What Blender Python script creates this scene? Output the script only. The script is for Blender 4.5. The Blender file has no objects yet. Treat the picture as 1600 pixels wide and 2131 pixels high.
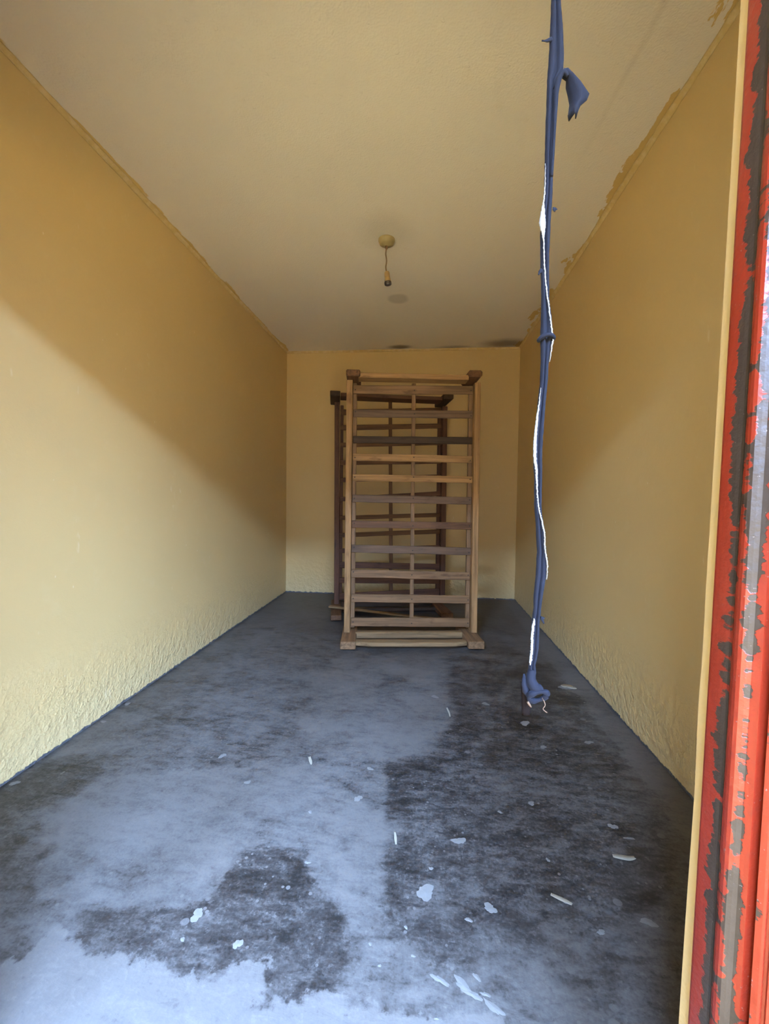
import bpy, bmesh, math, random
import numpy as np
from mathutils import Vector, Matrix, Euler

random.seed(7)
rng = np.random.default_rng(7)
scene = bpy.context.scene
col = scene.collection
R = math.radians

# ------------------------------------------------------------------ camera
def make_camera():
    yaw, pit, rol = R(5.295), R(-1.99), R(0.738)
    fwd = Vector((-math.sin(yaw)*math.cos(pit), math.cos(yaw)*math.cos(pit), math.sin(pit)))
    r0 = Vector((math.cos(yaw), math.sin(yaw), 0)); u0 = r0.cross(fwd)
    r = r0*math.cos(rol) + u0*math.sin(rol); u = -r0*math.sin(rol) + u0*math.cos(rol)
    cd = bpy.data.cameras.new('camera'); co = bpy.data.objects.new('camera', cd); col.objects.link(co)
    m = Matrix((r, u, -fwd)).transposed().to_4x4(); m.translation = (0, 0, 1.1)
    co.matrix_world = m
    cd.sensor_fit = 'HORIZONTAL'; cd.sensor_width = 36; cd.lens = 36*870/1600
    cd.clip_start = 0.02; cd.clip_end = 200
    scene.camera = co
make_camera()

# ------------------------------------------------------------------ world, light, exposure
world = bpy.data.worlds.new('sky'); scene.world = world; world.use_nodes = True
wn = world.node_tree; wn.nodes.clear()
wo = wn.nodes.new('ShaderNodeOutputWorld'); wb = wn.nodes.new('ShaderNodeBackground')
wb.inputs['Color'].default_value = (0.37, 0.575, 1.0, 1); wb.inputs['Strength'].default_value = 54.0
wn.links.new(wb.outputs[0], wo.inputs[0])
pl = bpy.data.lights.new('doorway_portal', 'AREA'); pl.shape = 'RECTANGLE'; pl.size = 1.2; pl.size_y = 2.15
pl.cycles.is_portal = True
po = bpy.data.objects.new('doorway_portal', pl); col.objects.link(po)
po.location = (-0.2, 0.50, 1.075); po.rotation_euler = (R(-90), 0, R(180))
sl = bpy.data.lights.new('sun', 'SUN'); sl.energy = 20; sl.angle = R(0.53); sl.color = (1.0, 0.82, 0.50)
so = bpy.data.objects.new('sun', sl); col.objects.link(so)
so.rotation_euler = Vector((-0.25, -0.55, -0.80)).to_track_quat('-Z', 'Y').to_euler()   # high, from behind the house
vs = scene.view_settings
vs.view_transform = 'Standard'; vs.look = 'None'; vs.gamma = 1; vs.use_curve_mapping = False
vs.exposure = 1.70

# ------------------------------------------------------------------ room dimensions
XL, XR, YB, H = -1.556, 1.006, 4.643, 2.723
YF = 0.631           # inner face of the door wall
YO = 0.527           # outer face of the door wall
DL, DR, DH = -0.80, 0.405, 2.15   # door opening
TILT = 0.0174        # the door post is out of plumb

FLOOR_AREAS = {
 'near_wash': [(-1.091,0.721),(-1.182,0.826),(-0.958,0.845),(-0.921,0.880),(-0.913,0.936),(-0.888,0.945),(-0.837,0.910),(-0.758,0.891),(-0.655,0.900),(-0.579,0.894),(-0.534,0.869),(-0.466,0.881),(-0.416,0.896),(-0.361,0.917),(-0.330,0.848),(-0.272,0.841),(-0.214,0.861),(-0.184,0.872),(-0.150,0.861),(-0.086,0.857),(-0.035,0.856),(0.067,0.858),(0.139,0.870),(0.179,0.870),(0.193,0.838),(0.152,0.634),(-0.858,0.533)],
 'left_patch': [(-1.283,1.343),(-1.232,1.458),(-1.041,1.551),(-0.791,1.573),(-0.613,1.630),(-0.453,1.633),(-0.300,1.665),(-0.119,1.686),(-0.106,1.400),(-0.091,1.134),(-0.089,1.041),(-0.154,1.016),(-0.230,1.078),(-0.318,1.155),(-0.385,1.231),(-0.487,1.246),(-0.542,1.218),(-0.551,1.171),(-0.543,1.108),(-0.565,1.070),(-0.590,1.039),(-0.619,1.020),(-0.745,1.007),(-0.848,0.999),(-0.949,1.004),(-1.026,1.018),(-1.085,1.058),(-1.165,1.147),(-1.269,1.272)],
 'upper_left': [(-1.513,1.951),(-1.407,2.545),(-1.296,3.435),(-0.946,3.114),(-0.703,2.520),(-0.687,2.099),(-0.408,1.989),(-0.223,1.846),(-0.300,1.665),(-0.613,1.630),(-1.041,1.551),(-1.242,1.471),(-1.325,1.408),(-1.475,1.502)],
 'mid_light': [(-0.582,2.815),(0.164,2.910),(0.161,2.307),(0.169,2.056),(0.058,1.860),(-0.005,1.764),(-0.122,1.679),(-0.338,1.655),(-0.504,1.814),(-0.590,2.217)],
 'dark_right': [(-0.118,1.680),(0.015,1.766),(0.069,1.861),(0.181,2.058),(0.174,2.783),(0.615,3.318),(0.836,2.711),(0.845,2.008),(0.850,1.505),(0.723,1.221),(0.523,1.070),(0.270,0.999),(0.106,0.951),(-0.081,1.018),(-0.101,1.299)],
 'dark_patch': [(-0.487,1.246),(-0.342,1.240),(-0.338,1.185),(-0.279,1.114),(-0.185,1.050),(-0.165,0.943),(-0.174,0.874),(-0.214,0.861),(-0.272,0.842),(-0.331,0.849),(-0.361,0.917),(-0.416,0.896),(-0.488,0.879),(-0.542,0.873),(-0.579,0.894),(-0.655,0.900),(-0.762,0.896),(-0.830,0.916),(-0.880,0.958),(-0.843,0.993),(-0.619,1.019),(-0.564,1.067),(-0.540,1.109),(-0.548,1.171),(-0.539,1.218)],
 'dark_left': [(-1.592,1.418),(-1.431,1.569),(-1.295,1.584),(-1.232,1.458),(-1.282,1.362),(-1.269,1.272),(-1.168,1.147),(-1.088,1.058),(-1.187,1.094),(-1.222,1.043),(-1.493,1.148)],
 'dark_back': [(-1.483,4.511),(-0.840,4.561),(0.946,4.602),(0.886,3.876),(0.539,3.308),(0.422,2.988),(-0.595,2.876),(-1.055,3.213),(-1.264,3.581),(-1.075,3.842)],
 'low_right': [(0.351,1.007),(0.462,1.035),(0.618,1.035),(0.620,0.966),(0.557,0.845),(0.243,0.813),(0.304,0.924)],
}
SPLATS=[ (0.023,1.136,0.029,0.023),(0.131,1.324,0.022,0.015),(-0.220,1.475,0.016,0.015),(0.045,0.854,0.005,0.003),(-0.329,1.194,0.009,0.006),(-0.376,1.392,0.008,0.007),(0.406,1.520,0.014,0.010),(0.654,1.440,0.015,0.013),(0.040,1.213,0.006,0.007),(0.409,1.148,0.013,0.007),(0.196,1.109,0.018,0.014),(0.135,1.071,0.010,0.006),(0.603,1.114,0.020,0.012),(0.686,1.394,0.016,0.006),(0.858,2.510,0.045,0.040),(0.514,2.074,0.024,0.023),(-0.007,0.970,0.005,0.004),(-0.027,1.035,0.005,0.005),(-0.085,0.941,0.004,0.004),(-0.113,0.986,0.005,0.004),(0.468,1.075,0.012,0.007),(-0.655,1.514,0.011,0.013),(-0.828,1.660,0.014,0.016),(-1.525,1.412,0.018,0.012),(-1.529,2.024,0.017,0.014),(-1.522,1.850,0.014,0.012),(-0.573,1.009,0.017,0.017),(-0.576,0.948,0.007,0.005),(-0.436,0.952,0.011,0.013),(-0.198,1.646,0.015,0.009),(0.396,1.281,0.006,0.007),(0.765,1.941,0.022,0.012),(0.547,1.879,0.013,0.015),(0.349,2.248,0.021,0.016),(0.081,2.297,0.021,0.017),(0.285,1.465,0.008,0.007) ]
STREAKS=[ (0.039,0.934,0.071,0.918),(0.088,0.934,0.128,0.906),(0.108,0.913,0.143,0.898),(0.145,0.912,0.165,0.905),(0.153,0.899,0.185,0.873),(0.133,0.949,0.147,0.931) ]
STRAP=[ (1.8339,0.1761,0.1892),(1.7998,0.1756,0.1928),(1.7657,0.1752,0.1951),(1.7329,0.1739,0.1953),(1.7215,0.1735,0.1873),(1.6974,0.1735,0.1880),(1.6630,0.1730,0.1861),(1.6146,0.1728,0.1839),(1.5588,0.1728,0.1847),(1.5238,0.1702,0.1828),(1.4957,0.1688,0.1821),(1.4533,0.1706,0.1818),(1.4035,0.1733,0.1838),(1.3750,0.1733,0.1881),(1.3463,0.1726,0.1902),(1.3105,0.1742,0.1855),(1.2745,0.1737,0.1843),(1.2384,0.1710,0.1817),(1.1875,0.1666,0.1794),(1.1656,0.1672,0.1793),(1.1289,0.1695,0.1802),(1.0848,0.1706,0.1806),(1.0554,0.1735,0.1849),(1.0184,0.1758,0.1894),(0.9812,0.1746,0.1897),(0.9513,0.1731,0.1854),(0.9325,0.1729,0.1837),(0.9062,0.1714,0.1815),(0.8685,0.1701,0.1817),(0.8419,0.1678,0.1773),(0.8290,0.1667,0.1790) ]
STITCH=[[ (0.1719,1.5976),(0.1721,1.5591),(0.1706,1.5382),(0.1699,1.5101),(0.1718,1.4888),(0.1741,1.4534),(0.1778,1.4178),(0.1821,1.3892),(0.1871,1.3569),(0.1896,1.3426),(0.1879,1.3283),(0.1856,1.3068) ],
[ (0.1738,1.2688),(0.1710,1.2384),(0.1677,1.2020),(0.1671,1.1692),(0.1706,1.1399),(0.1720,1.1142),(0.1748,1.0885),(0.1803,1.0665),(0.1844,1.0481),(0.1857,1.0259),(0.1899,1.0000),(0.1897,0.9777) ],
[ (0.1725,0.9173),(0.1703,0.8909),(0.1701,0.8683),(0.1678,0.8439) ]]
FLAP=[ (0.1960,1.7320),(0.2008,1.7316),(0.2078,1.7229),(0.2184,1.7118),(0.2312,1.6924),(0.2280,1.6837),(0.2193,1.6775),(0.2161,1.6708),(0.2130,1.6587),(0.2067,1.6625),(0.2051,1.6709),(0.2068,1.6852),(0.2044,1.6991),(0.2014,1.7097),(0.2010,1.7213),(0.1955,1.7252),(0.1894,1.7215),(0.1862,1.7135),(0.1809,1.7043) ]

# ------------------------------------------------------------------ node helpers
class NT:
    def __init__(s, name):
        s.m = bpy.data.materials.new(name); s.m.use_nodes = True
        s.t = s.m.node_tree; s.t.nodes.clear()
        s.out = s.t.nodes.new('ShaderNodeOutputMaterial')
        s.p = s.t.nodes.new('ShaderNodeBsdfPrincipled')
        s.t.links.new(s.p.outputs[0], s.out.inputs[0])
    def n(s, typ, **kw):
        x = s.t.nodes.new(typ)
        for k, v in kw.items(): setattr(x, k, v)
        return x
    def set(s, sock, v):
        if isinstance(v, bpy.types.NodeSocket): s.t.links.new(v, sock)
        elif v is not None:
            if sock.type == 'RGBA' and len(v) == 3: v = (*v, 1)
            sock.default_value = v
    def P(s, **kw):
        for k, v in kw.items(): s.set(s.p.inputs[k.replace('_', ' ')], v)
    def coord(s, which='Object', scale=None):
        o = s.n('ShaderNodeTexCoord').outputs[which]
        if scale is None: return o
        mp = s.n('ShaderNodeMapping'); s.set(mp.inputs['Vector'], o); mp.inputs['Scale'].default_value = scale
        return mp.outputs[0]
    def noise(s, vec, scale, detail=4, rough=0.55, dist=0):
        x = s.n('ShaderNodeTexNoise'); s.set(x.inputs['Vector'], vec); x.inputs['Scale'].default_value = scale
        x.inputs['Detail'].default_value = detail; x.inputs['Roughness'].default_value = rough; x.inputs['Distortion'].default_value = dist
        return x.outputs[0]
    def vor(s, vec, scale, feature='F1'):
        x = s.n('ShaderNodeTexVoronoi'); x.feature = feature; s.set(x.inputs['Vector'], vec); x.inputs['Scale'].default_value = scale
        return x.outputs['Distance']
    def math(s, op, a, b=None, c=None, clamp=False):
        x = s.n('ShaderNodeMath', operation=op, use_clamp=clamp)
        s.set(x.inputs[0], a); s.set(x.inputs[1], b); s.set(x.inputs[2], c)
        return x.outputs[0]
    def ss(s, v, a, b, o0=0.0, o1=1.0):
        x = s.n('ShaderNodeMapRange', interpolation_type='SMOOTHSTEP')
        s.set(x.inputs[0], v); s.set(x.inputs[1], a); s.set(x.inputs[2], b); s.set(x.inputs[3], o0); s.set(x.inputs[4], o1)
        return x.outputs[0]
    def mix(s, f, a, b, mode='MIX'):
        x = s.n('ShaderNodeMix', data_type='RGBA', blend_type=mode)
        s.set(x.inputs[0], f); s.set(x.inputs[6], a); s.set(x.inputs[7], b)
        return x.outputs[2]
    def mixf(s, f, a, b):
        x = s.n('ShaderNodeMix', data_type='FLOAT')
        s.set(x.inputs[0], f); s.set(x.inputs[2], a); s.set(x.inputs[3], b)
        return x.outputs[0]
    def ramp(s, f, stops):
        x = s.n('ShaderNodeValToRGB'); e = x.color_ramp.elements
        while len(e) < len(stops): e.new(0.5)
        for i, (p, c) in enumerate(stops): e[i].position = p; e[i].color = (*c, 1)
        s.set(x.inputs[0], f); return x.outputs[0]
    def attr(s, name):
        x = s.n('ShaderNodeAttribute'); x.attribute_name = name; return x.outputs['Fac']
    def sep(s, v):
        x = s.n('ShaderNodeSeparateXYZ'); s.set(x.inputs[0], v); return x.outputs
    def bump(s, h, strength=0.3, dist=0.01, prev=None):
        x = s.n('ShaderNodeBump'); s.set(x.inputs['Height'], h); x.inputs['Strength'].default_value = strength
        x.inputs['Distance'].default_value = dist
        if prev is not None: s.set(x.inputs['Normal'], prev)
        return x.outputs[0]

# ------------------------------------------------------------------ mesh helpers
def link(name, me, mat=None, parent=None, smooth=False):
    o = bpy.data.objects.new(name, me); col.objects.link(o)
    if mat is not None and not me.materials: me.materials.append(mat)
    if parent is not None: o.parent = parent
    if smooth:
        for p in me.polygons: p.use_smooth = True
    return o
def pydata(name, v, f):
    me = bpy.data.meshes.new(name); me.from_pydata([tuple(map(float, x)) for x in v], [], f); me.update(); return me
def tag(o, label=None, cat=None, group=None, kind=None):
    if label: o['label'] = label
    if cat: o['category'] = cat
    if group: o['group'] = group
    if kind: o['kind'] = kind
    return o
def empty(name, loc, rot=(0, 0, 0)):
    o = bpy.data.objects.new(name, None); col.objects.link(o); o.location = loc; o.rotation_euler = rot
    o.empty_display_size = 0.1
    return o
def box_mesh(name, x0, x1, y0, y1, z0, z1):
    v = [(x, y, z) for x in (x0, x1) for y in (y0, y1) for z in (z0, z1)]
    f = [(0, 1, 3, 2), (4, 6, 7, 5), (0, 4, 5, 1), (2, 3, 7, 6), (0, 2, 6, 4), (1, 5, 7, 3)]
    return pydata(name, v, f)
def tube(path, radii, seg=8, flat=1.0, cap=True):
    """swept tube along path; flat squeezes it along the depth (y)"""
    pts = [Vector(p) for p in path]; v = []; f = []
    n = len(pts)
    if not hasattr(radii, '__len__'): radii = [radii]*n
    up = Vector((0, 1, 0))
    for i, p in enumerate(pts):
        t = (pts[min(i+1, n-1)] - pts[max(i-1, 0)]).normalized()
        a = t.cross(up)
        if a.length < 1e-4: a = Vector((1, 0, 0))
        a.normalize(); b = a.cross(t).normalized()
        for k in range(seg):
            an = 2*math.pi*k/seg
            v.append(p + a*(radii[i]*math.cos(an)) + b*(radii[i]*flat*math.sin(an)))
    for i in range(n-1):
        for k in range(seg):
            k2 = (k+1) % seg
            f.append((i*seg+k, i*seg+k2, (i+1)*seg+k2, (i+1)*seg+k))
    if cap:
        f.append(tuple(range(seg))[::-1]); f.append(tuple((n-1)*seg+k for k in range(seg)))
    return v, f
def lathe(prof, seg=28):
    v = []; f = []
    for (r, z) in prof:
        for k in range(seg):
            a = 2*math.pi*k/seg; v.append((r*math.cos(a), r*math.sin(a), z))
    for i in range(len(prof)-1):
        for k in range(seg):
            k2 = (k+1) % seg; f.append((i*seg+k, i*seg+k2, (i+1)*seg+k2, (i+1)*seg+k))
    return v, f
def catmull(pts, per=6):
    pts = [Vector(p) for p in pts]; out = []
    for i in range(len(pts)-1):
        p0, p1, p2, p3 = pts[max(i-1, 0)], pts[i], pts[i+1], pts[min(i+2, len(pts)-1)]
        for k in range(per):
            t = k/per
            out.append(0.5*((2*p1) + (p2-p0)*t + (2*p0-5*p1+4*p2-p3)*t*t + (3*p1-p0-3*p2+p3)*t**3))
    out.append(pts[-1]); return out

# ------------------------------------------------------------------ materials
def mat_wall():
    s = NT('yellow_wall_paint'); c = s.coord('Object'); X, Y, Z = s.sep(c)
    big = s.noise(c, 1.3, 1); fine = s.noise(c, 9, 3)
    colr = s.mix(big, (0.63, 0.44, 0.185), (0.68, 0.49, 0.215))
    colr = s.mix(s.ss(fine, 0.55, 0.8, 0, 0.25), colr, (0.70, 0.54, 0.27))
    # worn, chalky foot of the wall
    low = s.ss(s.math('ADD', Z, s.math('MULTIPLY', fine, 0.25)), 0.10, 0.42, 1, 0)
    colr = s.mix(s.math('MULTIPLY', low, 0.35), colr, (0.64, 0.52, 0.29))
    # scuffs
    sc = s.noise(s.coord('Object', (14, 14, 5)), 1.0, 3, 0.7)
    colr = s.mix(s.ss(sc, 0.68, 0.76, 0, 0.35), colr, (0.78, 0.66, 0.40))
    # ragged edge of paint over the cement at the floor
    rag = s.noise(c, 30, 3, 0.65)
    edge = s.ss(s.math('SUBTRACT', Z, s.math('MULTIPLY', rag, 0.030)), -0.006, -0.002, 1, 0)
    colr = s.mix(edge, colr, (0.10, 0.10, 0.105))
    fk = s.vor(s.coord('Object', (1, 1, 0.6)), 11.0); colr = s.mix(s.ss(fk, 0.02, 0.05, 0.5, 0), colr, (0.80, 0.68, 0.42))
    roll = s.noise(c, 220, 0, 0.5)
    bl = s.math('MULTIPLY', s.math('POWER', s.noise(c, 26, 3, 0.65), 2.0), s.ss(Z, 0.02, 0.5, 1.0, 0.05))
    n3 = s.bump(s.math('ADD', s.math('MULTIPLY', roll, 0.008), bl), 0.6, 0.03)
    s.P(Base_Color=colr, Roughness=0.48, Normal=n3); s.p.inputs['Specular IOR Level'].default_value = 0.45
    return s.m
def mat_ceiling():
    s = NT('cream_ceiling_paint'); c = s.coord('Object'); X, Y, Z = s.sep(c)
    big = s.noise(c, 1.1, 2); fine = s.noise(c, 16, 3)
    colr = s.mix(big, (0.77, 0.69, 0.57), (0.82, 0.75, 0.64))
    colr = s.mix(s.ss(fine, 0.6, 0.85, 0, 0.2), colr, (0.66, 0.55, 0.39))
    # wall paint brushed over on to the ceiling
    w1 = s.noise(s.coord('Object', (9, 3.2, 1)), 1.0, 5, 0.6)
    dR = s.math('SUBTRACT', XR, X); dL = s.math('SUBTRACT', X, XL)
    mR = s.ss(s.math('SUBTRACT', s.math('MULTIPLY', s.math('SUBTRACT', w1, 0.40), 0.42), dR), -0.004, 0.004)
    mL = s.ss(s.math('SUBTRACT', s.math('MULTIPLY', s.math('SUBTRACT', w1, 0.30), 0.14), dL), -0.004, 0.006)
    m = s.math('MAXIMUM', mR, mL)
    colr = s.mix(m, colr, (0.66, 0.46, 0.17))
    # round stain, faint dark disc around the lamp, dark stains along the back edge
    def disc(x, y, rx, ry, amt, cc, soft=0.25):
        nonlocal colr
        a = s.math('DIVIDE', s.math('SUBTRACT', X, x), rx); b = s.math('DIVIDE', s.math('SUBTRACT', Y, y), ry)
        d = s.math('ADD', s.math('SQRT', s.math('ADD', s.math('MULTIPLY', a, a), s.math('MULTIPLY', b, b))), s.math('MULTIPLY', s.math('SUBTRACT', fine, 0.5), 0.35))
        colr = s.mix(s.ss(d, 1-soft, 1+soft, amt, 0), colr, cc)
    disc(-0.234, 3.468, 0.082, 0.082, 0.38, (0.30, 0.26, 0.22))
    disc(-0.26, 2.60, 0.15, 0.16, 0.22, (0.30, 0.27, 0.2), 0.6)
    disc(-0.28, 4.56, 0.11, 0.055, 0.8, (0.12, 0.08, 0.05), 0.6)
    disc(0.83, 4.52, 0.20, 0.11, 0.75, (0.14, 0.10, 0.07), 0.7)
    disc(0.30, 4.62, 0.16, 0.06, 0.6, (0.14, 0.10, 0.07), 0.7)
    # hairline seam
    sx = s.math('ABSOLUTE', s.math('SUBTRACT', s.math('ADD', X, s.math('MULTIPLY', s.math('SUBTRACT', big, 0.5), 0.10)), 0.735))
    colr = s.mix(s.math('MULTIPLY', s.ss(sx, 0.0, 0.02, 0.16, 0), s.ss(Y, 1.5, 2.4, 1, 0)), colr, (0.36, 0.28, 0.19))
    pits = s.ss(s.noise(c, 30, 1), 0.72, 0.76)
    n3 = s.bump(s.math('ADD', s.noise(c, 150, 0), pits), 0.25, 0.003)
    s.P(Base_Color=colr, Roughness=0.75, Normal=n3); s.p.inputs['Specular IOR Level'].default_value = 0.25
    return s.m
def mat_trim():
    s = NT('cove_paint'); c = s.coord('Object')
    n = s.noise(c, 22, 5, 0.6)
    s.P(Base_Color=s.mix(s.ss(n, 0.4, 0.65), (0.66, 0.47, 0.19), (0.72, 0.55, 0.28)), Roughness=0.55, Normal=s.bump(n, 0.4, 0.01))
    return s.m
def mat_floor():
    s = NT('worn_cement_floor'); c = s.coord('Object'); X, Y, Z = s.sep(c)
    warp = s.noise(c, 13, 6, 0.62); warp0 = s.math('SUBTRACT', warp, 0.5)
    warpb = s.math('SUBTRACT', s.noise(c, 4, 3, 0.6), 0.5)
    def area(name, amp, w, ampb=0.0):
        d = s.math('ADD', s.attr(name), s.math('MULTIPLY', warp0, amp))
        if ampb: d = s.math('ADD', d, s.math('MULTIPLY', warpb, ampb))
        return s.ss(d, -w, w)
    mott = s.noise(c, 7, 6, 0.66); mpr = s.n('ShaderNodeMapping'); s.set(mpr.inputs['Vector'], c); mpr.inputs['Rotation'].default_value = (0, 0, R(32)); mpr.inputs['Scale'].default_value = (0.7, 1.6, 1)
    mott2 = s.noise(mpr.outputs[0], 20, 5, 0.72, 0.4); spk = s.noise(c, 110, 1, 0.6)
    tone = s.math('ADD', 0.39, s.math('MULTIPLY', s.math('SUBTRACT', mott, 0.5), 0.9))
    def lay(mask, val, vary=0.35, op=1.0):
        nonlocal tone
        tgt = s.math('ADD', val, s.math('MULTIPLY', s.math('SUBTRACT', mott, 0.5), vary))
        tone = s.mixf(mask if op == 1.0 else s.math('MULTIPLY', mask, op), tone, tgt)
    lay(area('upper_left', 0.5, 0.09, 0.4), 0.45, 0.85, 0.85)
    lay(area('mid_light', 0.3, 0.06, 0.2), 0.58, 0.9, 0.85)
    lay(area('dark_back', 0.4, 0.08, 0.3), 0.30, 0.7, 0.8)
    lay(area('left_patch', 0.09, 0.009, 0.05), 0.56, 0.75)
    lay(area('dark_right', 0.14, 0.03), 0.25, 0.85)
    lay(area('dark_left', 0.35, 0.05, 0.2), 0.18, 0.6, 0.9)
    lay(area('dark_patch', 0.14, 0.010, 0.05), 0.22, 0.7)
    lay(area('low_right', 0.25, 0.04, 0.1), 0.40, 0.4)
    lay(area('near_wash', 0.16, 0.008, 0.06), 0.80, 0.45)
    # smooth cement margin along the right wall, dark seam along the left wall
    rm = s.ss(s.math('ADD', X, s.math('MULTIPLY', warp0, 0.14)), XR-0.135, XR-0.115)
    tone = s.mixf(s.math('MULTIPLY', rm, 0.92), tone, s.math('ADD', 0.62, s.math('MULTIPLY', s.math('SUBTRACT', mott, 0.5), 0.3)))
    lm = s.ss(s.math('SUBTRACT', X, s.math('MULTIPLY', warp, 0.06)), XL+0.03, XL-0.02)
    tone = s.mixf(s.math('MULTIPLY', lm, 0.6), tone, 0.2)
    # broad blotches of dirt and laitance, then fine mottling, grit, drips
    bl1 = s.noise(mpr.outputs[0], 2.6, 4, 0.6, 0.8); tone = s.math('ADD', tone, s.ss(bl1, 0.50, 0.66, 0, 0.17)); tone = s.math('SUBTRACT', tone, s.ss(bl1, 0.46, 0.32, 0, 0.17))
    tone = s.math('ADD', tone, s.math('MULTIPLY', s.math('SUBTRACT', mott2, 0.5), 1.15))
    tone = s.math('ADD', tone, s.math('MULTIPLY', s.math('SUBTRACT', spk, 0.5), 0.40))
    vs_ = s.vor(c, 34); keep = s.ss(s.noise(c, 6, 1), 0.50, 0.58)
    drops = s.math('MULTIPLY', s.ss(s.math('ADD', vs_, s.math('MULTIPLY', warp0, 0.5)), 0.10, 0.15, 1, 0), keep)
    tone = s.mixf(s.math('MULTIPLY', drops, 0.8), tone, 0.85)
    v2 = s.vor(s.coord('Object', (1, 1.2, 1)), 12); keep2 = s.ss(s.noise(c, 3.3, 1), 0.55, 0.6)
    tone = s.mixf(s.math('MULTIPLY', s.math('MULTIPLY', s.ss(s.math('ADD', v2, s.math('MULTIPLY', warp0, 0.25)), 0.12, 0.16, 1, 0), keep2), 0.75), tone, 0.68)
    fl = s.noise(c, 52, 4, 0.72); tone = s.math('ADD', tone, s.ss(fl, 0.56, 0.68, 0, 0.24)); tone = s.math('SUBTRACT', tone, s.ss(fl, 0.44, 0.33, 0, 0.16))
    # scratches
    sv = s.noise(s.coord('Object', (60, 2.5, 1)), 1.0, 2, 0.7); tone = s.math('ADD', tone, s.ss(sv, 0.70, 0.78, 0, 0.12))
    sv2 = s.noise(s.coord('Object', (3, 55, 1)), 1.0, 2, 0.7); tone = s.math('ADD', tone, s.ss(sv2, 0.72, 0.80, 0, 0.10))
    colr = s.ramp(tone, [(0.0, (0.020, 0.018, 0.016)), (0.2, (0.044, 0.040, 0.037)), (0.45, (0.096, 0.091, 0.085)), (0.65, (0.128, 0.121, 0.112)), (0.85, (0.140, 0.131, 0.120)), (1.0, (0.155, 0.145, 0.132))])
    tint = s.noise(c, 2.2, 1)
    colr = s.mix(s.ss(tint, 0.5, 0.75, 0, 0.3), colr, s.mix(1.0, colr, (1.05, 0.95, 0.86), 'MULTIPLY'))
    n3 = s.bump(s.math('ADD', mott2, s.math('MULTIPLY', spk, 0.3)), 0.25, 0.006)
    s.P(Base_Color=colr, Roughness=s.ss(tone, 0.1, 0.8, 0.42, 0.62), Normal=n3); s.p.inputs['Specular IOR Level'].default_value = 0.4
    return s.m
def mat_wood():
    s = NT('old_bed_wood'); oi = s.n('ShaderNodeObjectInfo'); base = oi.outputs['Color']
    c = s.coord('Object'); mp = s.n('ShaderNodeMapping'); s.set(mp.inputs['Vector'], c); mp.inputs['Scale'].default_value = (2.2, 42, 42)
    cb = s.n('ShaderNodeCombineXYZ'); s.set(cb.inputs[0], s.math('MULTIPLY', oi.outputs['Random'], 40)); s.set(cb.inputs[1], s.math('MULTIPLY', oi.outputs['Random'], 90)); s.set(mp.inputs['Location'], cb.outputs[0])
    g = s.noise(mp.outputs[0], 1.0, 6, 0.65, 0.6)
    mp2 = s.n('ShaderNodeMapping'); s.set(mp2.inputs['Vector'], c); mp2.inputs['Scale'].default_value = (6, 18, 18); s.set(mp2.inputs['Location'], cb.outputs[0])
    st = s.noise(mp2.outputs[0], 1.0, 5, 0.6)
    k = s.ss(g, 0.3, 0.7, 0.62, 1.25); kk = s.n('ShaderNodeCombineColor')
    for i in range(3): s.set(kk.inputs[i], k)
    colr = s.mix(1.0, base, kk.outputs[0], 'MULTIPLY')
    colr = s.mix(s.ss(st, 0.55, 0.72, 0, 0.65), colr, s.mix(1.0, colr, (0.38, 0.34, 0.36), 'MULTIPLY'))
    s.P(Base_Color=colr, Roughness=0.62, Normal=s.bump(g, 0.25, 0.003)); s.p.inputs['Specular IOR Level'].default_value = 0.3
    return s.m
def mat_red():
    s = NT('chipped_red_paint'); c = s.coord('Object'); X, Y, Z = s.sep(c)
    wear = s.attr('wear')
    lo = s.noise(s.coord('Object', (6, 6, 3.2)), 1.0, 3, 0.5); hi = s.noise(s.coord('Object', (14, 14, 70)), 1.0, 5, 0.6)
    mid = s.noise(s.coord('Object', (30, 30, 13)), 1.0, 5, 0.65)
    m = s.math('ADD', s.math('MULTIPLY', s.math('SUBTRACT', lo, 0.5), 1.5), s.math('MULTIPLY', s.math('SUBTRACT', hi, 0.5), 1.25))
    m = s.math('ADD', m, s.math('MULTIPLY', s.math('SUBTRACT', mid, 0.5), 0.7))
    chip = s.ss(s.math('ADD', m, s.math('SUBTRACT', wear, 0.5)), -0.02, 0.03)
    fade = s.noise(c, 5, 4)
    red = s.mix(fade, (0.23, 0.020, 0.008), (0.31, 0.034, 0.015))
    red = s.mix(s.ss(s.noise(c, 60, 4), 0.55, 0.75, 0, 0.35), red, (0.17, 0.028, 0.02))
    brown = s.mix(s.noise(c, 24, 5), (0.026, 0.017, 0.012), (0.062, 0.042, 0.029))
    colr = s.mix(chip, red, brown)
    sp = s.ss(s.noise(c, 240, 2), 0.70, 0.76); colr = s.mix(s.math('MULTIPLY', sp, 0.6), colr, (0.3, 0.25, 0.22))
    n2 = s.bump(s.math('SUBTRACT', s.noise(c, 70, 3), s.math('MULTIPLY', chip, 0.3)), 0.4, 0.004)
    s.P(Base_Color=colr, Roughness=s.mixf(chip, 0.30, 0.45), Normal=n2); s.p.inputs['Specular IOR Level'].default_value = 0.5
    return s.m
def mat_plain(name, colr, rough=0.6, var=0.15, scale=30, spec=0.4, bump=0.2, bscale=None, bdist=0.002):
    s = NT(name); c = s.coord('Object'); n = s.noise(c, scale, 5)
    a = tuple(x*(1-var) for x in colr); b = tuple(min(1, x*(1+var)) for x in colr)
    s.P(Base_Color=s.mix(n, a, b), Roughness=rough, Normal=s.bump(s.noise(c, bscale or scale*2, 3), bump, bdist))
    s.p.inputs['Specular IOR Level'].default_value = spec
    return s.m
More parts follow.
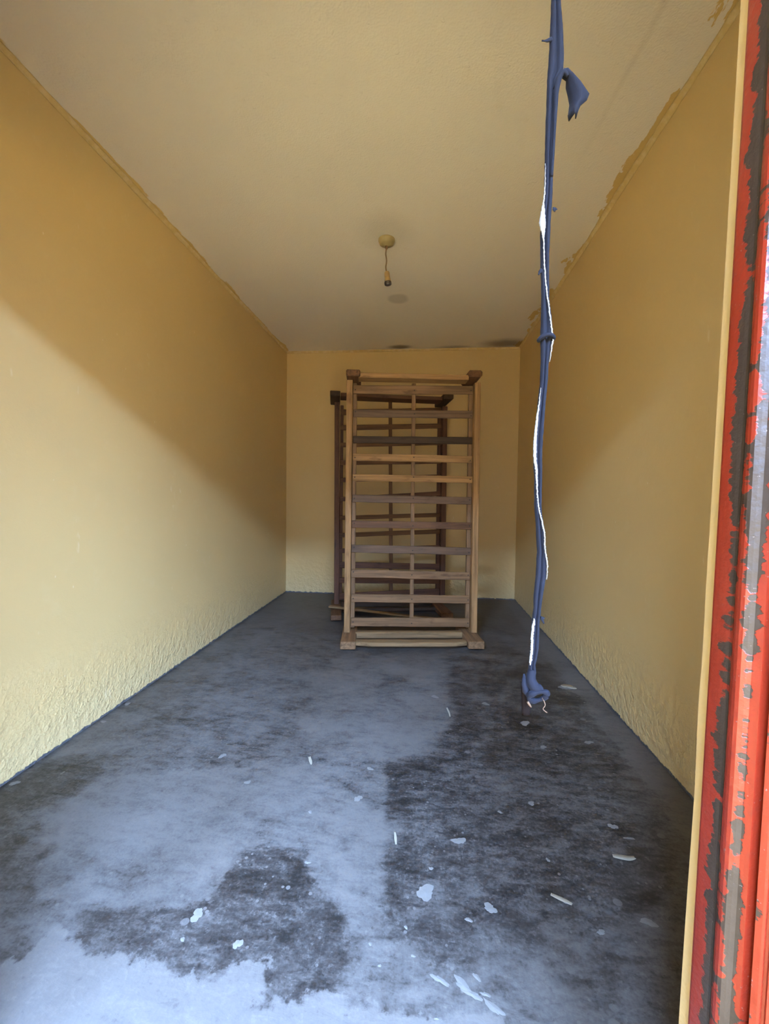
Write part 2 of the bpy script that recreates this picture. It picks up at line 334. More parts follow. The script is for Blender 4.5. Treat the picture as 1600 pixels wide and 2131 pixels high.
def mat_cloth():
    s = NT('navy_cloth'); c = s.coord('Object')
    n = s.noise(c, 40, 4); w = s.noise(s.coord('Object', (900, 900, 160)), 1.0, 2)
    s.P(Base_Color=s.mix(n, (0.0050, 0.0056, 0.0098), (0.0115, 0.0130, 0.0215)), Roughness=0.8, Normal=s.bump(w, 0.3, 0.001))
    s.p.inputs['Specular IOR Level'].default_value = 0.15; s.p.inputs['Sheen Weight'].default_value = 0.04; s.p.inputs['Sheen Roughness'].default_value = 0.45
    s.p.inputs['Sheen Tint'].default_value = (0.6, 0.72, 1, 1)
    return s.m
M_WALL, M_CEIL, M_TRIM, M_FLOOR, M_WOOD, M_RED, M_CLOTH = mat_wall(), mat_ceiling(), mat_trim(), mat_floor(), mat_wood(), mat_red(), mat_cloth()
M_OUT = mat_plain('outdoor_render', (0.06, 0.052, 0.042), 0.8, 0.2, 3)
M_YARD = mat_plain('yard_red_earth', (0.35, 0.19, 0.045), 0.8, 0.2, 4)
M_STITCH = mat_plain('white_thread', (0.24, 0.235, 0.22), 0.75, 0.08, 300, 0.3, 0.6, 500)
M_CREAM = mat_plain('yellowed_plastic', (0.34, 0.27, 0.13), 0.45, 0.25, 25)
M_BRASSY = mat_plain('lamp_holder_plastic', (0.38, 0.25, 0.10), 0.4, 0.2, 40)
M_DARK = mat_plain('dark_socket', (0.05, 0.04, 0.04), 0.4, 0.2, 60)
M_METAL = mat_plain('dull_metal', (0.5, 0.48, 0.45), 0.4, 0.2, 80)
M_FLEX = mat_plain('brown_flex', (0.16, 0.10, 0.05), 0.6, 0.25, 60)
M_SPOT = mat_plain('dried_paint', (0.19, 0.185, 0.17), 0.7, 0.12, 60)
M_CHIP = mat_plain('paint_flake_cream', (0.36, 0.33, 0.25), 0.7, 0.12, 60)
M_NAIL = mat_plain('rusty_nail', (0.035, 0.025, 0.02), 0.6, 0.3, 200)

# ------------------------------------------------------------------ room shell
def poly_sdf(px, py, poly):
    n = len(poly); d2 = np.full(px.shape, 1e9); inside = np.zeros(px.shape, bool)
    for i in range(n):
        ax, ay = poly[i]; bx, by = poly[(i+1) % n]
        ex, ey = bx-ax, by-ay
        t = np.clip(((px-ax)*ex + (py-ay)*ey)/(ex*ex+ey*ey+1e-12), 0, 1)
        d2 = np.minimum(d2, (px-ax-t*ex)**2 + (py-ay-t*ey)**2)
        c = ((ay > py) != (by > py)) & (px < (bx-ax)*(py-ay)/(by-ay+1e-12)+ax)
        inside ^= c
    d = np.sqrt(d2); return np.where(inside, d, -d)
def build_floor():
    xs = np.linspace(XL, XR, 180)
    ys = [YO]
    while ys[-1] < YB: ys.append(ys[-1] + 0.007 + 0.004*max(0, ys[-1]-0.8))
    ys[-1] = YB; ys = np.array(ys)
    gx, gy = np.meshgrid(xs, ys); nx, ny = len(xs), len(ys)
    v = np.stack([gx.ravel(), gy.ravel(), np.zeros(gx.size)], 1).tolist()
    f = [(j*nx+i, j*nx+i+1, (j+1)*nx+i+1, (j+1)*nx+i) for j in range(ny-1) for i in range(nx-1)]
    # slab sides and bottom
    b = len(v)
    v += [(XL, YO, 0), (XR, YO, 0), (XR, YB, 0), (XL, YB, 0), (XL, YO, -0.12), (XR, YO, -0.12), (XR, YB, -0.12), (XL, YB, -0.12)]
    f += [(b, b+4, b+5, b+1), (b+1, b+5, b+6, b+2), (b+2, b+6, b+7, b+3), (b+3, b+7, b+4, b), (b+4, b+7, b+6, b+5)]
    me = pydata('floor', v, f)
    px = np.array([p[0] for p in v]); py = np.array([p[1] for p in v])
    for k, poly in FLOOR_AREAS.items():
        a = me.attributes.new(k, 'FLOAT', 'POINT'); a.data.foreach_set('value', poly_sdf(px, py, poly).astype(np.float32))
    return tag(link('floor', me, M_FLOOR), kind='structure')
floor = build_floor()
def box(name, *a, mat=M_WALL, parent=None, kind='structure'):
    o = link(name, box_mesh(name, *a), mat, parent)
    if kind: o['kind'] = kind
    return o
T = 0.15
box('wall_left', XL-T, XL, YO, YB+T, -0.12, H+0.3)
box('wall_right', XR, XR+T, YO, YB+T, -0.12, H+0.3)
box('wall_back', XL, XR, YB, YB+T, -0.12, H+0.3)
box('ceiling', XL, XR, YO, YB, H, H+0.3, mat=M_CEIL)
# the wall with the doorway: one mesh, a left pier, a leaning right pier and a lintel
def build_front():
    v = []; f = []
    def prism(a):
        b = len(v); v.extend(a); f.extend([(b+i[0], b+i[1], b+i[2], b+i[3]) for i in [(0, 1, 3, 2), (4, 6, 7, 5), (0, 4, 5, 1), (2, 3, 7, 6), (0, 2, 6, 4), (1, 5, 7, 3)]])
    sh = lambda x, z: x + (z-1.1)*TILT
    prism([(x, y, z) for x in (XL, DL) for y in (YO, YF) for z in (-0.12, H)])
    ring = [(DR, 0.594), (DR, YF), (XR, YF), (XR, YO), (DR+0.010, YO), (DR+0.010, 0.594)]   # right pier, rebated for the steel frame
    b = len(v); n = len(ring); NZ = 60
    for j in range(NZ+1):
        z = -0.12+(DH+0.12)*j/NZ; k = 0.0035*(0.5+0.5*math.sin(z*19+2.0*math.sin(z*7))) if z < 1.2 else 0.0
        v.extend([(sh(x, z)-(k*(1.2-z) if i == 1 else 0) if x < 0.6 else x, y, z) for i, (x, y) in enumerate(ring)])
    for j in range(NZ):
        for i in range(n): f.append((b+j*n+i, b+j*n+(i+1) % n, b+(j+1)*n+(i+1) % n, b+(j+1)*n+i))
    f.append(tuple(b+i for i in range(n))); f.append(tuple(b+NZ*n+i for i in range(n))[::-1])
    prism([(x, y, z) for x in (DL, XR) for y in (YO, YF) for z in (DH, H)])
    return tag(link('wall_front', pydata('wall_front', v, f), M_WALL), kind='structure')
build_front()
# plaster coves in the ceiling corners, slightly lumpy
def cove(name, p0, p1, inward):
    n = 70; v = []; f = []; p0 = Vector(p0); p1 = Vector(p1); iw = Vector(inward); K = 5
    for i in range(n+1):
        t = i/n; p = p0.lerp(p1, t)
        w = 0.021 + 0.004*math.sin(t*17+1) + random.uniform(-0.002, 0.002)
        hgt = 0.019 + random.uniform(-0.002, 0.002)
        for k in range(K):
            a = (k/(K-1))*math.pi/2
            v.append(p + iw*(w*(1-math.sin(a))) - Vector((0, 0, hgt*(1-math.cos(a)))))
        v.append(p)
    m = K+1
    for i in range(n):
        for k in range(m):
            k2 = (k+1) % m; f.append((i*m+k, (i+1)*m+k, (i+1)*m+k2, i*m+k2))
    return tag(link(name, pydata(name, v, f), M_TRIM, smooth=True), kind='structure')
cove('trim_1', (XL, YF, H), (XL, YB, H), (1, 0, 0))
cove('trim_2', (XR, YF, H), (XR, YB, H), (-1, 0, 0))
cove('trim_3', (XL, YB, H), (XR, YB, H), (0, -1, 0))
# the yard outside, behind the camera, with unseen masses added to block sky light
box('floor_yard', -16, 24, -7.3, YO, -0.25, -0.05, mat=M_YARD)
box('roof_slab', -9, 12, YO, YB+T, H+0.3, H+0.42, mat=M_OUT)
box('sky_blocker_far', -16, -4.7, -8.4, -7.3, -0.25, 9.0, mat=M_OUT)  # unseen tall mass added to cut sky light from the left
box('wall_yard_side', -4.7, 24, -7.6, -7.3, -0.25, 5.0, mat=M_OUT)
box('sky_blocker_middle', -1.8, 0.6, -8.0, -7.25, -0.25, 9.0, mat=M_OUT)  # added to keep direct sky off the back wall and near floor
box('sky_blocker_left', -5.3, -5.0, -7.3, YO, -0.25, 6.0, mat=M_OUT)  # unseen wall added so the left sky does not brighten the door jamb
box('sky_blocker_top', -9, 12, -2.3, YO, 3.4, 3.52, mat=M_OUT)  # unseen slab added overhead, narrows the sky to a low strip
box('wall_upper', -9, 12, YO, YO+0.2, H+0.42, 4.2, mat=M_OUT)
box('wall_outer_left', -9, XL-T, YO, YO+0.2, -0.25, H+0.42, mat=M_OUT)
box('wall_outer_right', XR+T, 12, YO, YO+0.2, -0.25, H+0.42, mat=M_OUT)

# ------------------------------------------------------------------ dried paint on the floor
def splat(cx, cy, rx, ry, seed, z=0.0012):
    rr = random.Random(seed); n = 22; v = [(0, 0, z)]; ph = [rr.uniform(0, 6.28) for _ in range(5)]
    for k in range(n):
        a = 2*math.pi*k/n
        q = 1 + 0.25*math.sin(2*a+ph[0]) + 0.12*math.sin(3*a+ph[1]) + 0.08*math.sin(5*a+ph[2]) + 0.08*math.sin(8*a+ph[3])
        v.append((rx*q*math.cos(a), ry*q*math.sin(a), z*0.2))
    f = [(0, 1+k, 1+(k+1) % n) for k in range(n)]
    o = link('paint_spot', pydata('paint_spot', v, f), M_SPOT, floor); o.location = (cx, cy, 0.0004); return o
for i, (x, y, a, b) in enumerate(SPLATS): splat(x, y, a*0.9, b*0.9, i)
for i, (x0, y0, x1, y1) in enumerate(STREAKS):
    L = math.hypot(x1-x0, y1-y0); o = splat((x0+x1)/2, (y0+y1)/2, L*0.55, L*0.18, 100+i); o.rotation_euler.z = math.atan2(y1-y0, x1-x0)

# ------------------------------------------------------------------ bed frames
def plank(name, parent, c, size, axis='x', color=(0.2, 0.1, 0.05), rot=0.0, bev=0.003, taper=0.0, warp=0.0, mesh_edit=None):
    """board of size (length, thickness, width); its length runs along the bed's x, y or z"""
    Ln, th, wd = size; n = 8; bm = bmesh.new()
    rows = []
    for i in range(n+1):
        x = -Ln/2 + Ln*i/n; j = lambda: random.uniform(-1, 1)*warp
        s = 1 - taper*abs(2*i/n-1)
        rows.append([bm.verts.new((x, sy*th/2, sz*wd/2*s + j())) for sy, sz in ((-1, -1), (-1, 1), (1, 1), (1, -1))])
    for i in range(n):
        for k in range(4):
            bm.faces.new((rows[i][k], rows[i][(k+1) % 4], rows[i+1][(k+1) % 4], rows[i+1][k]))
    bm.faces.new(rows[0][::-1]); bm.faces.new(rows[-1])
    bmesh.ops.recalc_face_normals(bm, faces=bm.faces)
    ed = [e for e in bm.edges if len(e.link_faces) == 2 and e.calc_face_angle(0) > 0.8]
    bmesh.ops.bevel(bm, geom=ed, offset=bev, segments=1, affect='EDGES')
    if mesh_edit: mesh_edit(bm)
    me = bpy.data.meshes.new(name); bm.to_mesh(me); bm.free()
    o = link(name, me, M_WOOD, parent); o.location = c; o.color = (*color, 1)
    if axis == 'x': o.rotation_euler = (0, -rot, 0)
    elif axis == 'z': o.rotation_euler = (0, R(-90)-rot, 0)
    elif axis == 'y': o.rotation_euler = Matrix(((0, 0, 1), (1, 0, 0), (0, 1, 0))).to_euler()   # length runs along the depth, width across
    return o
def nails(sl, xs, y):
    for x in xs:
        me = nails.me
        o = link('nail', me, None, sl); o.location = (x, y, random.uniform(-0.012, 0.012)); o.rotation_euler = (R(90), 0, 0)
nv, nf = lathe([(0.0001, 0.002), (0.004, 0.0015), (0.005, 0.0), (0.005, -0.002)], 8)
nails.me = pydata('nail', nv, nf); nails.me.materials.append(M_NAIL)

PALE, TAN, MID, BRN, DRK, GRY = (0.29, 0.185, 0.088), (0.36, 0.205, 0.085), (0.235, 0.135, 0.065), (0.145, 0.070, 0.033), (0.055, 0.032, 0.019), (0.150, 0.092, 0.056)
def front_bed():
    b = empty('bed_frame', (-0.087, 3.25, 0.0022), (R(-1.2), 0, R(7.3)))
    tag(b, 'brown slatted wooden bed frame stood on end, the nearer and taller-looking one', 'bed frame', 'bed frames stood on end')
    hw = 0.516
    # end posts: boards lying fore and aft, long at the floor (head end), short at the top (foot end)
    plank('post', b, (-0.473, -0.045, 0.030), (0.47, 0.056, 0.112), 'y', MID, bev=0.005)
    plank('post', b, (0.457, -0.035, 0.030), (0.47, 0.056, 0.118), 'y', MID, bev=0.005)
    plank('post', b, (-0.462, -0.02, 2.013), (0.27, 0.048, 0.105), 'y', BRN, bev=0.008)
    plank('post', b, (0.450, -0.02, 2.030), (0.27, 0.050, 0.105), 'y', BRN, bev=0.012)
    # side rails and the ledger strips inside them
    for sx, c in ((-1, TAN), (1, TAN)):
        plank('side_rail', b, (sx*(hw-0.024), -0.005, 1.022), (1.935, 0.100, 0.046), 'z', c)
        plank('ledger', b, (sx*(hw-0.064), 0.012, 1.03), (1.90, 0.030, 0.032), 'z', MID, warp=0.0008)
    plank('center_batten', b, (0.008, 0.016, 1.04), (1.90, 0.022, 0.030), 'z', MID, rot=0.003, warp=0.001)
    # end rails
    plank('end_rail', b, (-0.01, -0.07, 2.005), (0.83, 0.115, 0.036), 'x', TAN)
    plank('end_rail', b, (-0.015, -0.045, 0.040), (0.83, 0.055, 0.048), 'x', PALE, bev=0.006)
    def chamfer(bm):
        for v in bm.verts:
            if v.co.y < 0 and abs(v.co.x) > 0.30: v.co.y += 0.028*(abs(v.co.x)-0.30)/0.11
    plank('head_board', b, (-0.015, -0.232, 0.036), (0.815, 0.085, 0.030), 'x', PALE, mesh_edit=chamfer)
    S = [(1.926, 1.942, .066, MID), (1.744, 1.752, .060, GRY), (1.541, 1.549, .055, DRK), (1.408, 1.402, .055, TAN), (1.249, 1.245, .052, TAN),
         (1.089, 1.080, .058, GRY), (.889, .883, .055, BRN), (.699, .684, .060, GRY), (.507, .490, .062, MID), (.315, .306, .062, MID), (.128, .126, .068, MID)]
    for z0, z1, w, c in S:
        x0, x1 = -0.466+random.uniform(-.002, .004), 0.467+random.uniform(-.004, .002)
        sl = plank('slat', b, ((x0+x1)/2, -0.012, (z0+z1)/2), (x1-x0, 0.016, w), 'x', c, rot=math.atan2(z1-z0, x1-x0), warp=0.0016)
        nails(sl, (-0.448, 0.008, 0.450), -0.008)
    return b
def rear_bed():
    b = empty('bed_frame', (-0.325, 4.17, -0.0062), (R(-1.0), 0, R(12)))
    tag(b, 'dark reddish-brown slatted wooden bed frame standing behind the nearer one, against the back wall', 'bed frame', 'bed frames stood on end')
    DB = (0.12, 0.055, 0.032)
    plank('post', b, (-0.535, -0.17, 0.032), (0.62, 0.046, 0.095), 'y', BRN, bev=0.005)
    plank('post', b, (0.470, -0.17, 0.032), (0.62, 0.046, 0.110), 'y', BRN, bev=0.005)
    plank('post', b, (-0.560, -0.09, 2.055), (0.36, 0.050, 0.095), 'y', DRK, bev=0.006)
    plank('post', b, (0.510, -0.09, 2.070), (0.36, 0.050, 0.100), 'y', DRK, bev=0.006)
    for sx, c in ((-1, DB), (1, DB)):
        plank('side_rail', b, (sx*0.535, -0.005, 1.04), (1.975, 0.100, 0.050), 'z', c, rot=0.006 if sx < 0 else 0)
        plank('ledger', b, (sx*0.493, 0.012, 1.05), (1.92, 0.030, 0.032), 'z', DB)
    plank('center_batten', b, (0.004, 0.016, 1.06), (2.02, 0.022, 0.034), 'z', BRN, rot=0.016)
    plank('end_rail', b, (-0.02, -0.14, 2.060), (0.98, 0.16, 0.034), 'x', DB)
    plank('end_rail', b, (-0.03, -0.055, 0.055), (0.90, 0.060, 0.050), 'x', DRK)
    plank('head_board', b, (-0.03, -0.22, 0.036), (0.90, 0.05, 0.030), 'x', DRK)
    S = [(1.937, 1.992, .055, BRN), (1.786, 1.838, .050, BRN), (1.616, 1.668, .045, BRN), (1.441, 1.479, .045, BRN), (1.271, 1.325, .045, DB), (1.083, 1.155, .045, DB),
         (.898, .937, .042, BRN), (.727, .769, .045, BRN), (.572, .607, .045, DB), (.434, .408, .060, DB), (.281, .261, .055, DB), (.118, .153, .070, DB)]
    for z0, z1, w, c in S:
        plank('slat', b, (0.0, -0.012, (z0+z1)/2), (1.02, 0.016, w), 'x', c, rot=math.atan2(z1-z0, 1.02), warp=0.0014)
    return b
front_bed(); rear_bed()
def loose_slat():
    a = Vector((-0.86, 3.80, 0.0790)); b = Vector((0.26, 3.725, 0.0095)); d = b-a
    o = plank('loose_slat', None, (a+b)/2, (d.length, 0.042, 0.016), 'x', PALE, warp=0.0008)
    o.rotation_euler = (0, math.asin(-d.z/d.length), math.atan2(d.y, d.x))
    tag(o, 'pale loose wooden slat lying slantwise across the foot of the rear bed frame', 'wooden slat')
loose_slat()

# ------------------------------------------------------------------ ceiling lamp fitting
def pendant():
    b = empty('pendant_lamp_fitting', (-0.257, 2.68, H)); tag(b, 'yellowed ceiling rose with short flex and empty bulb holder', 'lamp fitting')
    v, f = lathe([(0.0001, -0.040), (0.012, -0.040), (0.014, -0.036), (0.034, -0.033), (0.045, -0.026), (0.049, -0.014), (0.050, -0.012), (0.052, -0.011), (0.052, 0.0)], 36)
    rose = link('ceiling_rose', pydata('ceiling_rose', v, f), M_CREAM, b, True)
    v, f = lathe([(0.006, -0.058), (0.008, -0.055), (0.009, -0.040), (0.009, -0.036)], 16); link('cord_grip', pydata('cord_grip', v, f), M_FLEX, rose, True)
    p = catmull([(0.0, 0, -0.05), (-0.004, 0, -0.085), (0.001, 0.001, -0.13), (-0.003, 0, -0.17), (0.003, 0, -0.205)], 6)
    v, f = tube(p, 0.0042, 8); link('flex', pydata('flex', v, f), M_FLEX, b, True)
    h = link('bulb_holder', pydata('bulb_holder', *lathe([(0.005, 0.0), (0.014, -0.002), (0.016, -0.008), (0.017, -0.034), (0.0155, -0.035), (0.0155, -0.038), (0.018, -0.040), (0.021, -0.066), (0.021, -0.070)], 24)), M_BRASSY, b, True)
    h.location = (0.003, 0, -0.198); h.rotation_euler = (0, R(-7), 0)
    link('skirt', pydata('skirt', *lathe([(0.0212, -0.064), (0.0225, -0.067), (0.0225, -0.080), (0.0195, -0.081), (0.018, -0.070), (0.0, -0.066)], 24)), M_DARK, h, True)
    link('contact_plate', pydata('contact_plate', *lathe([(0.0, -0.072), (0.012, -0.072), (0.012, -0.068)], 16)), M_METAL, h, True)
pendant()

# ------------------------------------------------------------------ hanging cloth strap
SY = 0.66
def ribbon(rows, fold, amp, thick=0.0016, y=SY):
    """rows: (z, x_left, x_right); fold: depth profile across the strip"""
    k = len(fold); v = []; f = []
    for (z, a, c, ph) in rows:
        for i, q in enumerate(fold):
            t = i/(k-1); v.append((a+(c-a)*t, y + amp*q*(0.75+0.25*math.sin(ph+i)), z))
    n = len(rows)
    for r in range(n-1):
        for i in range(k-1): f.append((r*k+i, r*k+i+1, (r+1)*k+i+1, (r+1)*k+i))
    return v, f
def solid(o, t=0.0016):
    m = o.modifiers.new('thickness', 'SOLIDIFY'); m.thickness = t; m.offset = 0; return o
def strap():
    b = empty('hanging_strap', (0, 0, 0)); b.location = (0.176, SY, 0.76)
    inv = Vector((-0.176, -SY, -0.76))
    tag(b, 'torn navy cloth strap with white stitched edge hanging in the doorway, knotted at its end', 'cloth strap')
    def part(name, v, f, mat, par=b, smooth=True):
        off = inv
        return link(name, pydata(name, [Vector(p)+off for p in v], f), mat, par, smooth)
    dense = []
    src = [(2.235, 0.1755, 0.1795), (2.10, 0.1757, 0.183), (1.95, 0.176, 0.1865)] + STRAP
    for i in range(len(src)-1):
        n = max(2, int(abs(src[i][0]-src[i+1][0])/0.008))
        for q in range(n):
            t = q/n; z, a, c = (src[i][j]*(1-t)+src[i+1][j]*t for j in range(3))
            dense.append((z, a+random.uniform(-.0003, .0003), c+random.uniform(-.0003, .0003), z*23))
    dense.append((*src[-1], 0))
    v, f = ribbon(dense, [0.5, -0.3, -1.0, -0.4, 0.9, 0.1, -0.7, -0.2, 0.8], 0.0045)
    st = solid(part('cloth_strip', v, f, M_CLOTH))
    # torn flap curling away to the right
    P = [Vector((x, SY, z)) for x, z in FLAP]
    pairs = [(0, 18), (0, 17), (0, 16), (1, 15), (2, 14), (3, 13), (4, 12), (5, 11), (6, 10), (7, 10), (8, 9)]
    v = []; f = []; K = 6
    for r, (i, j) in enumerate(pairs):
        for k in range(K):
            t = k/(K-1); p = P[j].lerp(P[i], t)
            dy = -0.004 - 0.010*math.sin(t*math.pi)*(r/10.0) + (0.008*(1-t)**2 if r > 2 else 0.0)
            v.append((p.x+random.uniform(-.0004, .0004), p.y+dy, p.z+random.uniform(-.0006, .0006)))
    for r in range(len(pairs)-1):
        for k in range(K-1): f.append((r*K+k, r*K+k+1, (r+1)*K+k+1, (r+1)*K+k))
    solid(part('torn_flap', v, f, M_CLOTH))
    # rolled edge under the tear
    p = catmull([(FLAP[14][0], SY-0.003, FLAP[14][1]), (FLAP[15][0], SY-0.004, FLAP[15][1]+0.001), (FLAP[16][0], SY-0.004, FLAP[16][1]), (FLAP[18][0]+0.004, SY-0.004, FLAP[18][1]-0.004), (0.1845, SY-0.004, 1.68), (0.1835, SY-0.003, 1.63), (0.182, SY-0.002, 1.58)], 6)
    v, f = tube(p, [0.0022+0.0018*math.sin(math.pi*min(1, i/len(p)*1.3)) for i in range(len(p))], 8); part('rolled_edge', v, f, M_CLOTH)
    # little frayed scraps on the edges
    for (x, z, dx, dz) in ((0.1747, 1.774, -0.012, 0.002), (0.1855, 1.53, 0.003, -0.001), (0.1695, 1.44, -0.003, -0.003), (0.183, 0.915, 0.005, -0.006)):
        v, f = tube([(x+0.003, SY-0.001, z+0.004), (x+dx*0.4, SY-0.002, z+0.001), (x+dx*0.7, SY-0.002, z+dz*0.6), (x+dx, SY-0.002, z+dz)], [0.004, 0.0025, 0.0012, 0.0013], 6, 0.4); part('frayed_scrap', v, f, M_CLOTH)
    # wrap half-way down
    v, f = tube([(0.1805+0.0105*math.cos(a), SY-0.001+0.008*math.sin(a), 1.3437-0.002*math.cos(2*a)+0.001*math.cos(a)) for a in [i*2*math.pi/20 for i in range(21)]], 0.0034, 8, cap=False)
    part('binding', v, f, M_CLOTH)
    # white stitched edges
    for q, w in enumerate(STITCH):
        pts = catmull([(x, SY-0.0045, z) for x, z in w], 12); rad = []
        for i, p in enumerate(pts):
            t = i/(len(pts)-1)
            r = 0.0008 + 0.0005*(i % 2)
            if q == 0: r += 0.0042*max(0, 1-abs(t-0.27)/0.10)
            if q == 1: r += 0.0016*max(0, 1-abs(t-0.25)/0.22)
            if q == 2: r += 0.0010
            rad.append(r*min(1, 0.25+6*t, 0.25+6*(1-t)))
            p.x += random.uniform(-.0005, .0005)
        v, f = tube(pts, rad, 6, 0.5); part('white_stitching', v, f, M_STITCH)
    # knot at the end: a loop pulled through a lump, and the stiff tail
    lump = catmull([(0.1725, SY, 0.835), (0.170, SY-0.004, 0.822), (0.174, SY-0.008, 0.812), (0.181, SY-0.006, 0.808), (0.178, SY+0.004, 0.800)], 5)
    v, f = tube(lump, [0.0060+0.0022*math.sin(math.pi*i/(len(lump)-1)) for i in range(len(lump))], 10); kn = part('knot', v, f, M_CLOTH)
    ring = [(0.179+0.0135*math.cos(a)*(1+0.12*math.sin(a)), SY-0.010-0.004*math.sin(a), 0.7985+0.0085*math.sin(a)+0.003*math.cos(a)) for a in [i*2*math.pi/24 for i in range(25)]]
    v, f = tube(ring, [0.0040+0.0012*math.sin(i*0.9) for i in range(25)], 8, cap=False); part('knot_loop', v, f, M_CLOTH)
    v, f = tube([(0.160, SY-0.002, 0.829), (0.160, SY-0.004, 0.815), (0.163, SY-0.006, 0.804), (0.167, SY-0.006, 0.797)], [0.0015, 0.0045, 0.006, 0.004], 8, 0.6); part('knot_end', v, f, M_CLOTH)
    rows = [(0.815-0.0525*t, 0.1565+0.0022*t, 0.1665+0.0075*math.sin(t*2.2)*(1 if t < 0.7 else 0.9)-0.0015*t, t*3) for t in [i/10 for i in range(11)]]
    v, f = ribbon(rows, [0.3, -0.5, -0.8, -0.4, 0.4], 0.0025); solid(part('tail', v, f, M_TAIL), 0.002)
    v, f = tube([(0.164, SY-0.012, 0.790), (0.167, SY-0.011, 0.785), (0.170, SY-0.010, 0.781)], [0.002, 0.0019, 0.0010], 6); part('frayed_thread', v, f, M_THREAD)
    v, f = tube(catmull([(0.186, SY-0.01, 0.797), (0.190, SY-0.012, 0.787), (0.187, SY-0.012, 0.780), (0.193, SY-0.012, 0.775)], 4), 0.0008, 5); part('frayed_thread', v, f, M_THREAD)
    # nail in the lintel that carries the strap
    v, f = tube([(0.1775, YF-0.03, 2.232), (0.1775, SY+0.012, 2.236)], 0.003, 8); part('nail', v, f, M_NAIL)
M_TAIL = mat_plain('brown_black_cloth', (0.0085, 0.0056, 0.0048), 0.9, 0.2, 60, 0.04)
M_THREAD = mat_plain('tan_thread', (0.11, 0.065, 0.038), 0.8, 0.2, 60)
strap()

# ------------------------------------------------------------------ red steel door frame and open leaf
def extrude_profile(name, prof, wear, mat, parent=None, z0=0.0, z1=DH, closed=True):
    """vertical extrusion of an (x, y) outline, leaning with the post"""
    nz = 44; v = []; f = []; n = len(prof); w = []
    for j in range(nz+1):
        z = z0+(z1-z0)*j/nz
        for (x, y), q in zip(prof, wear): v.append((x+(z-1.1)*TILT, y, z)); w.append(q)
    for j in range(nz):
        for i in range(n if closed else n-1):
            i2 = (i+1) % n; f.append((j*n+i, j*n+i2, (j+1)*n+i2, (j+1)*n+i))
    if closed: f.append(tuple(range(n))[::-1]); f.append(tuple(nz*n+i for i in range(n)))
    me = pydata(name, v, f)
    bm = bmesh.new(); bm.from_mesh(me); bmesh.ops.recalc_face_normals(bm, faces=bm.faces); bm.to_mesh(me); bm.free()
    a = me.attributes.new('wear', 'FLOAT', 'POINT'); a.data.foreach_set('value', np.array(w, np.float32))
    o = link(name, me, mat, parent); return o
prof = [(0.4040, 0.5945), (0.3915, 0.5940), (0.3895, 0.5925), (0.3885, 0.588), (0.3885, 0.580), (0.3888, 0.572), (0.3895, 0.565), (0.3905, 0.560), (0.3905, 0.556), (0.3885, 0.552), (0.3862, 0.548), (0.3850, 0.543), (0.3850, 0.538), (0.3868, 0.534), (0.3910, 0.5315), (0.3960, 0.530), (0.3985, 0.5265), (0.4010, 0.5225), (0.46, 0.5225), (0.46, 0.5260), (0.414, 0.5260), (0.414, 0.5935)]
wear = [0.0, 0.0, 0.0, 0.08, 0.25, 0.50, 0.72, 0.80, 0.78, 0.62, 0.48, 0.40, 0.42, 0.55, 0.75, 0.75, 0.5, 0.3, 0.3, 0.3, 0.3, 0.0]
fr = extrude_profile('door_frame_post', prof, wear, M_RED, z0=0.0, z1=DH)
fr.name = 'door_1'; tag(fr, kind='structure')
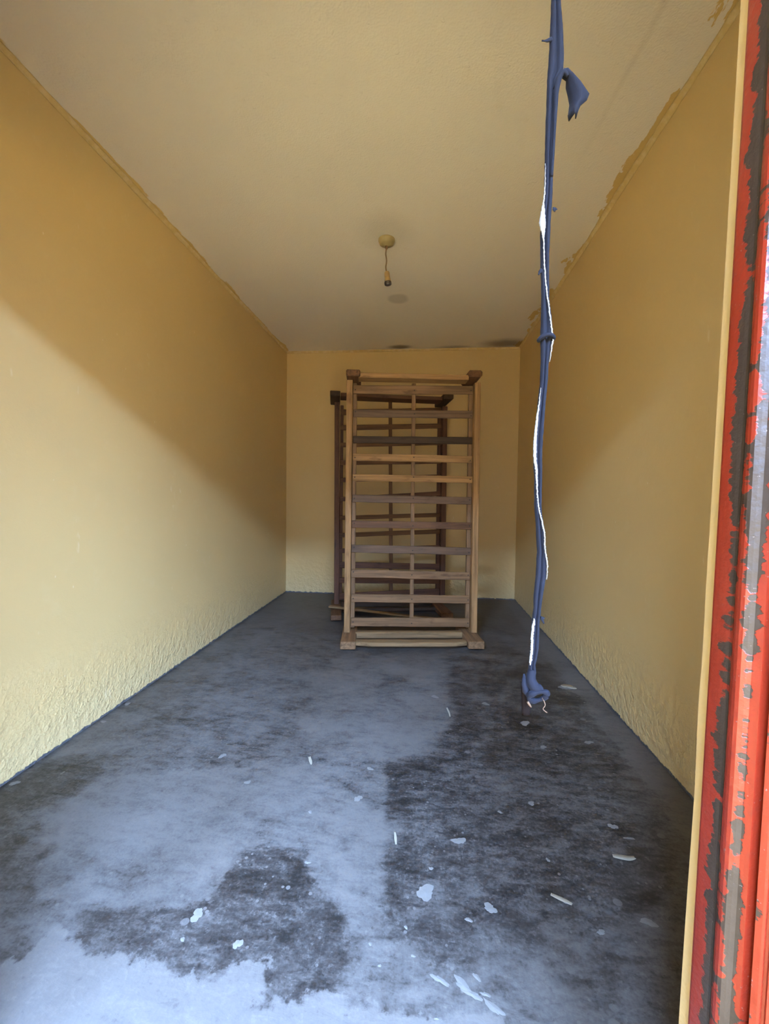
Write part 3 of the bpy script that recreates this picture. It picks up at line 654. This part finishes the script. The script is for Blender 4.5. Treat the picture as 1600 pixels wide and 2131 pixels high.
def leaf():
    """steel leaf folded back outwards; u runs from the hinge to the free edge, n is the side that faces the doorway"""
    ang = R(50); hx, hy = 0.4075, 0.5165
    U = Vector((math.sin(ang), -math.cos(ang))); N = Vector((-math.cos(ang), -math.sin(ang)))
    prof = []; wear = []
    for u, n, w in [(0, 0, .45), (0.0, 0.006, .50), (0.006, 0.0075, .42), (0.0085, 0.0075, .2), (0.010, 0.0035, .3), (0.0125, 0.0035, .1), (0.014, 0.008, .1), (0.024, 0.008, .1), (0.026, 0.002, .3), (0.075, 0.002, .1), (0.28, 0.002, .1), (0.55, 0.002, .1), (0.552, 0.010, .2), (0.60, 0.010, .2), (0.60, -0.022, .2), (0.0, -0.022, .2)]:
        p = Vector((hx, hy))+U*u+N*n; prof.append((p.x, p.y)); wear.append(w)
    o = extrude_profile('door_leaf', prof, wear, M_RED, z0=0.01, z1=DH-0.01)
    return o
lf = leaf(); lf.name = 'door_2'; tag(lf, kind='structure')

# ------------------------------------------------------------------ scraps on the floor
def flake(label, pts, w, h, mat):
    v = []; f = []; P = catmull([(x, y, 0) for x, y in pts], 5); n = len(P)
    for i, p in enumerate(P):
        t = i/(n-1); d = (P[min(i+1, n-1)]-P[max(i-1, 0)]).normalized(); s = Vector((-d.y, d.x, 0))*w*(0.35+0.65*math.sin(math.pi*(0.12+0.80*t)))
        for k, q in enumerate((-1, 0, 1)): v.append(p+s*q+Vector((0, 0, 0.0015+h*(abs(q)*0.7+0.3*t))))
    for i in range(n-1):
        for k in range(2): f.append((i*3+k, i*3+k+1, (i+1)*3+k+1, (i+1)*3+k))
    o = solid(link('paint_flake', pydata('paint_flake', [p-Vector((pts[0][0], pts[0][1], 0)) for p in v], f), mat, None, True), 0.001)
    o.location = (pts[0][0], pts[0][1], 0.0)
    return tag(o, label, 'paint flake', 'scraps of dried paint on the floor')
flake('small bent white flake on the bluish cement, left of the floor seam', [(-0.462, 1.690), (-0.452, 1.668), (-0.446, 1.655), (-0.440, 1.640)], 0.006, 0.006, M_CHIP)
flake('thin pale sliver standing just right of the straight floor seam', [(-0.076, 1.335), (-0.073, 1.315), (-0.071, 1.300), (-0.069, 1.285)], 0.004, 0.004, M_CHIP)
flake('thin curved whitish sliver on dark cement near the bed frame', [(0.139, 2.175), (0.143, 2.150), (0.148, 2.12), (0.150, 2.085)], 0.004, 0.005, M_CHIP)
flake('ragged cream flake on dark cement below the right wall', [(0.83, 2.51), (0.86, 2.52), (0.885, 2.50), (0.905, 2.50)], 0.022, 0.003, M_CHIP)
flake('pale pointed flake at the right of the floor by the door frame', [(0.60, 1.315), (0.625, 1.312), (0.645, 1.31), (0.665, 1.315)], 0.009, 0.003, M_CHIP)
flake('narrow cream flake on the floor near the door frame foot', [(0.37, 1.165), (0.39, 1.155), (0.405, 1.148), (0.418, 1.140)], 0.006, 0.003, M_CHIP)
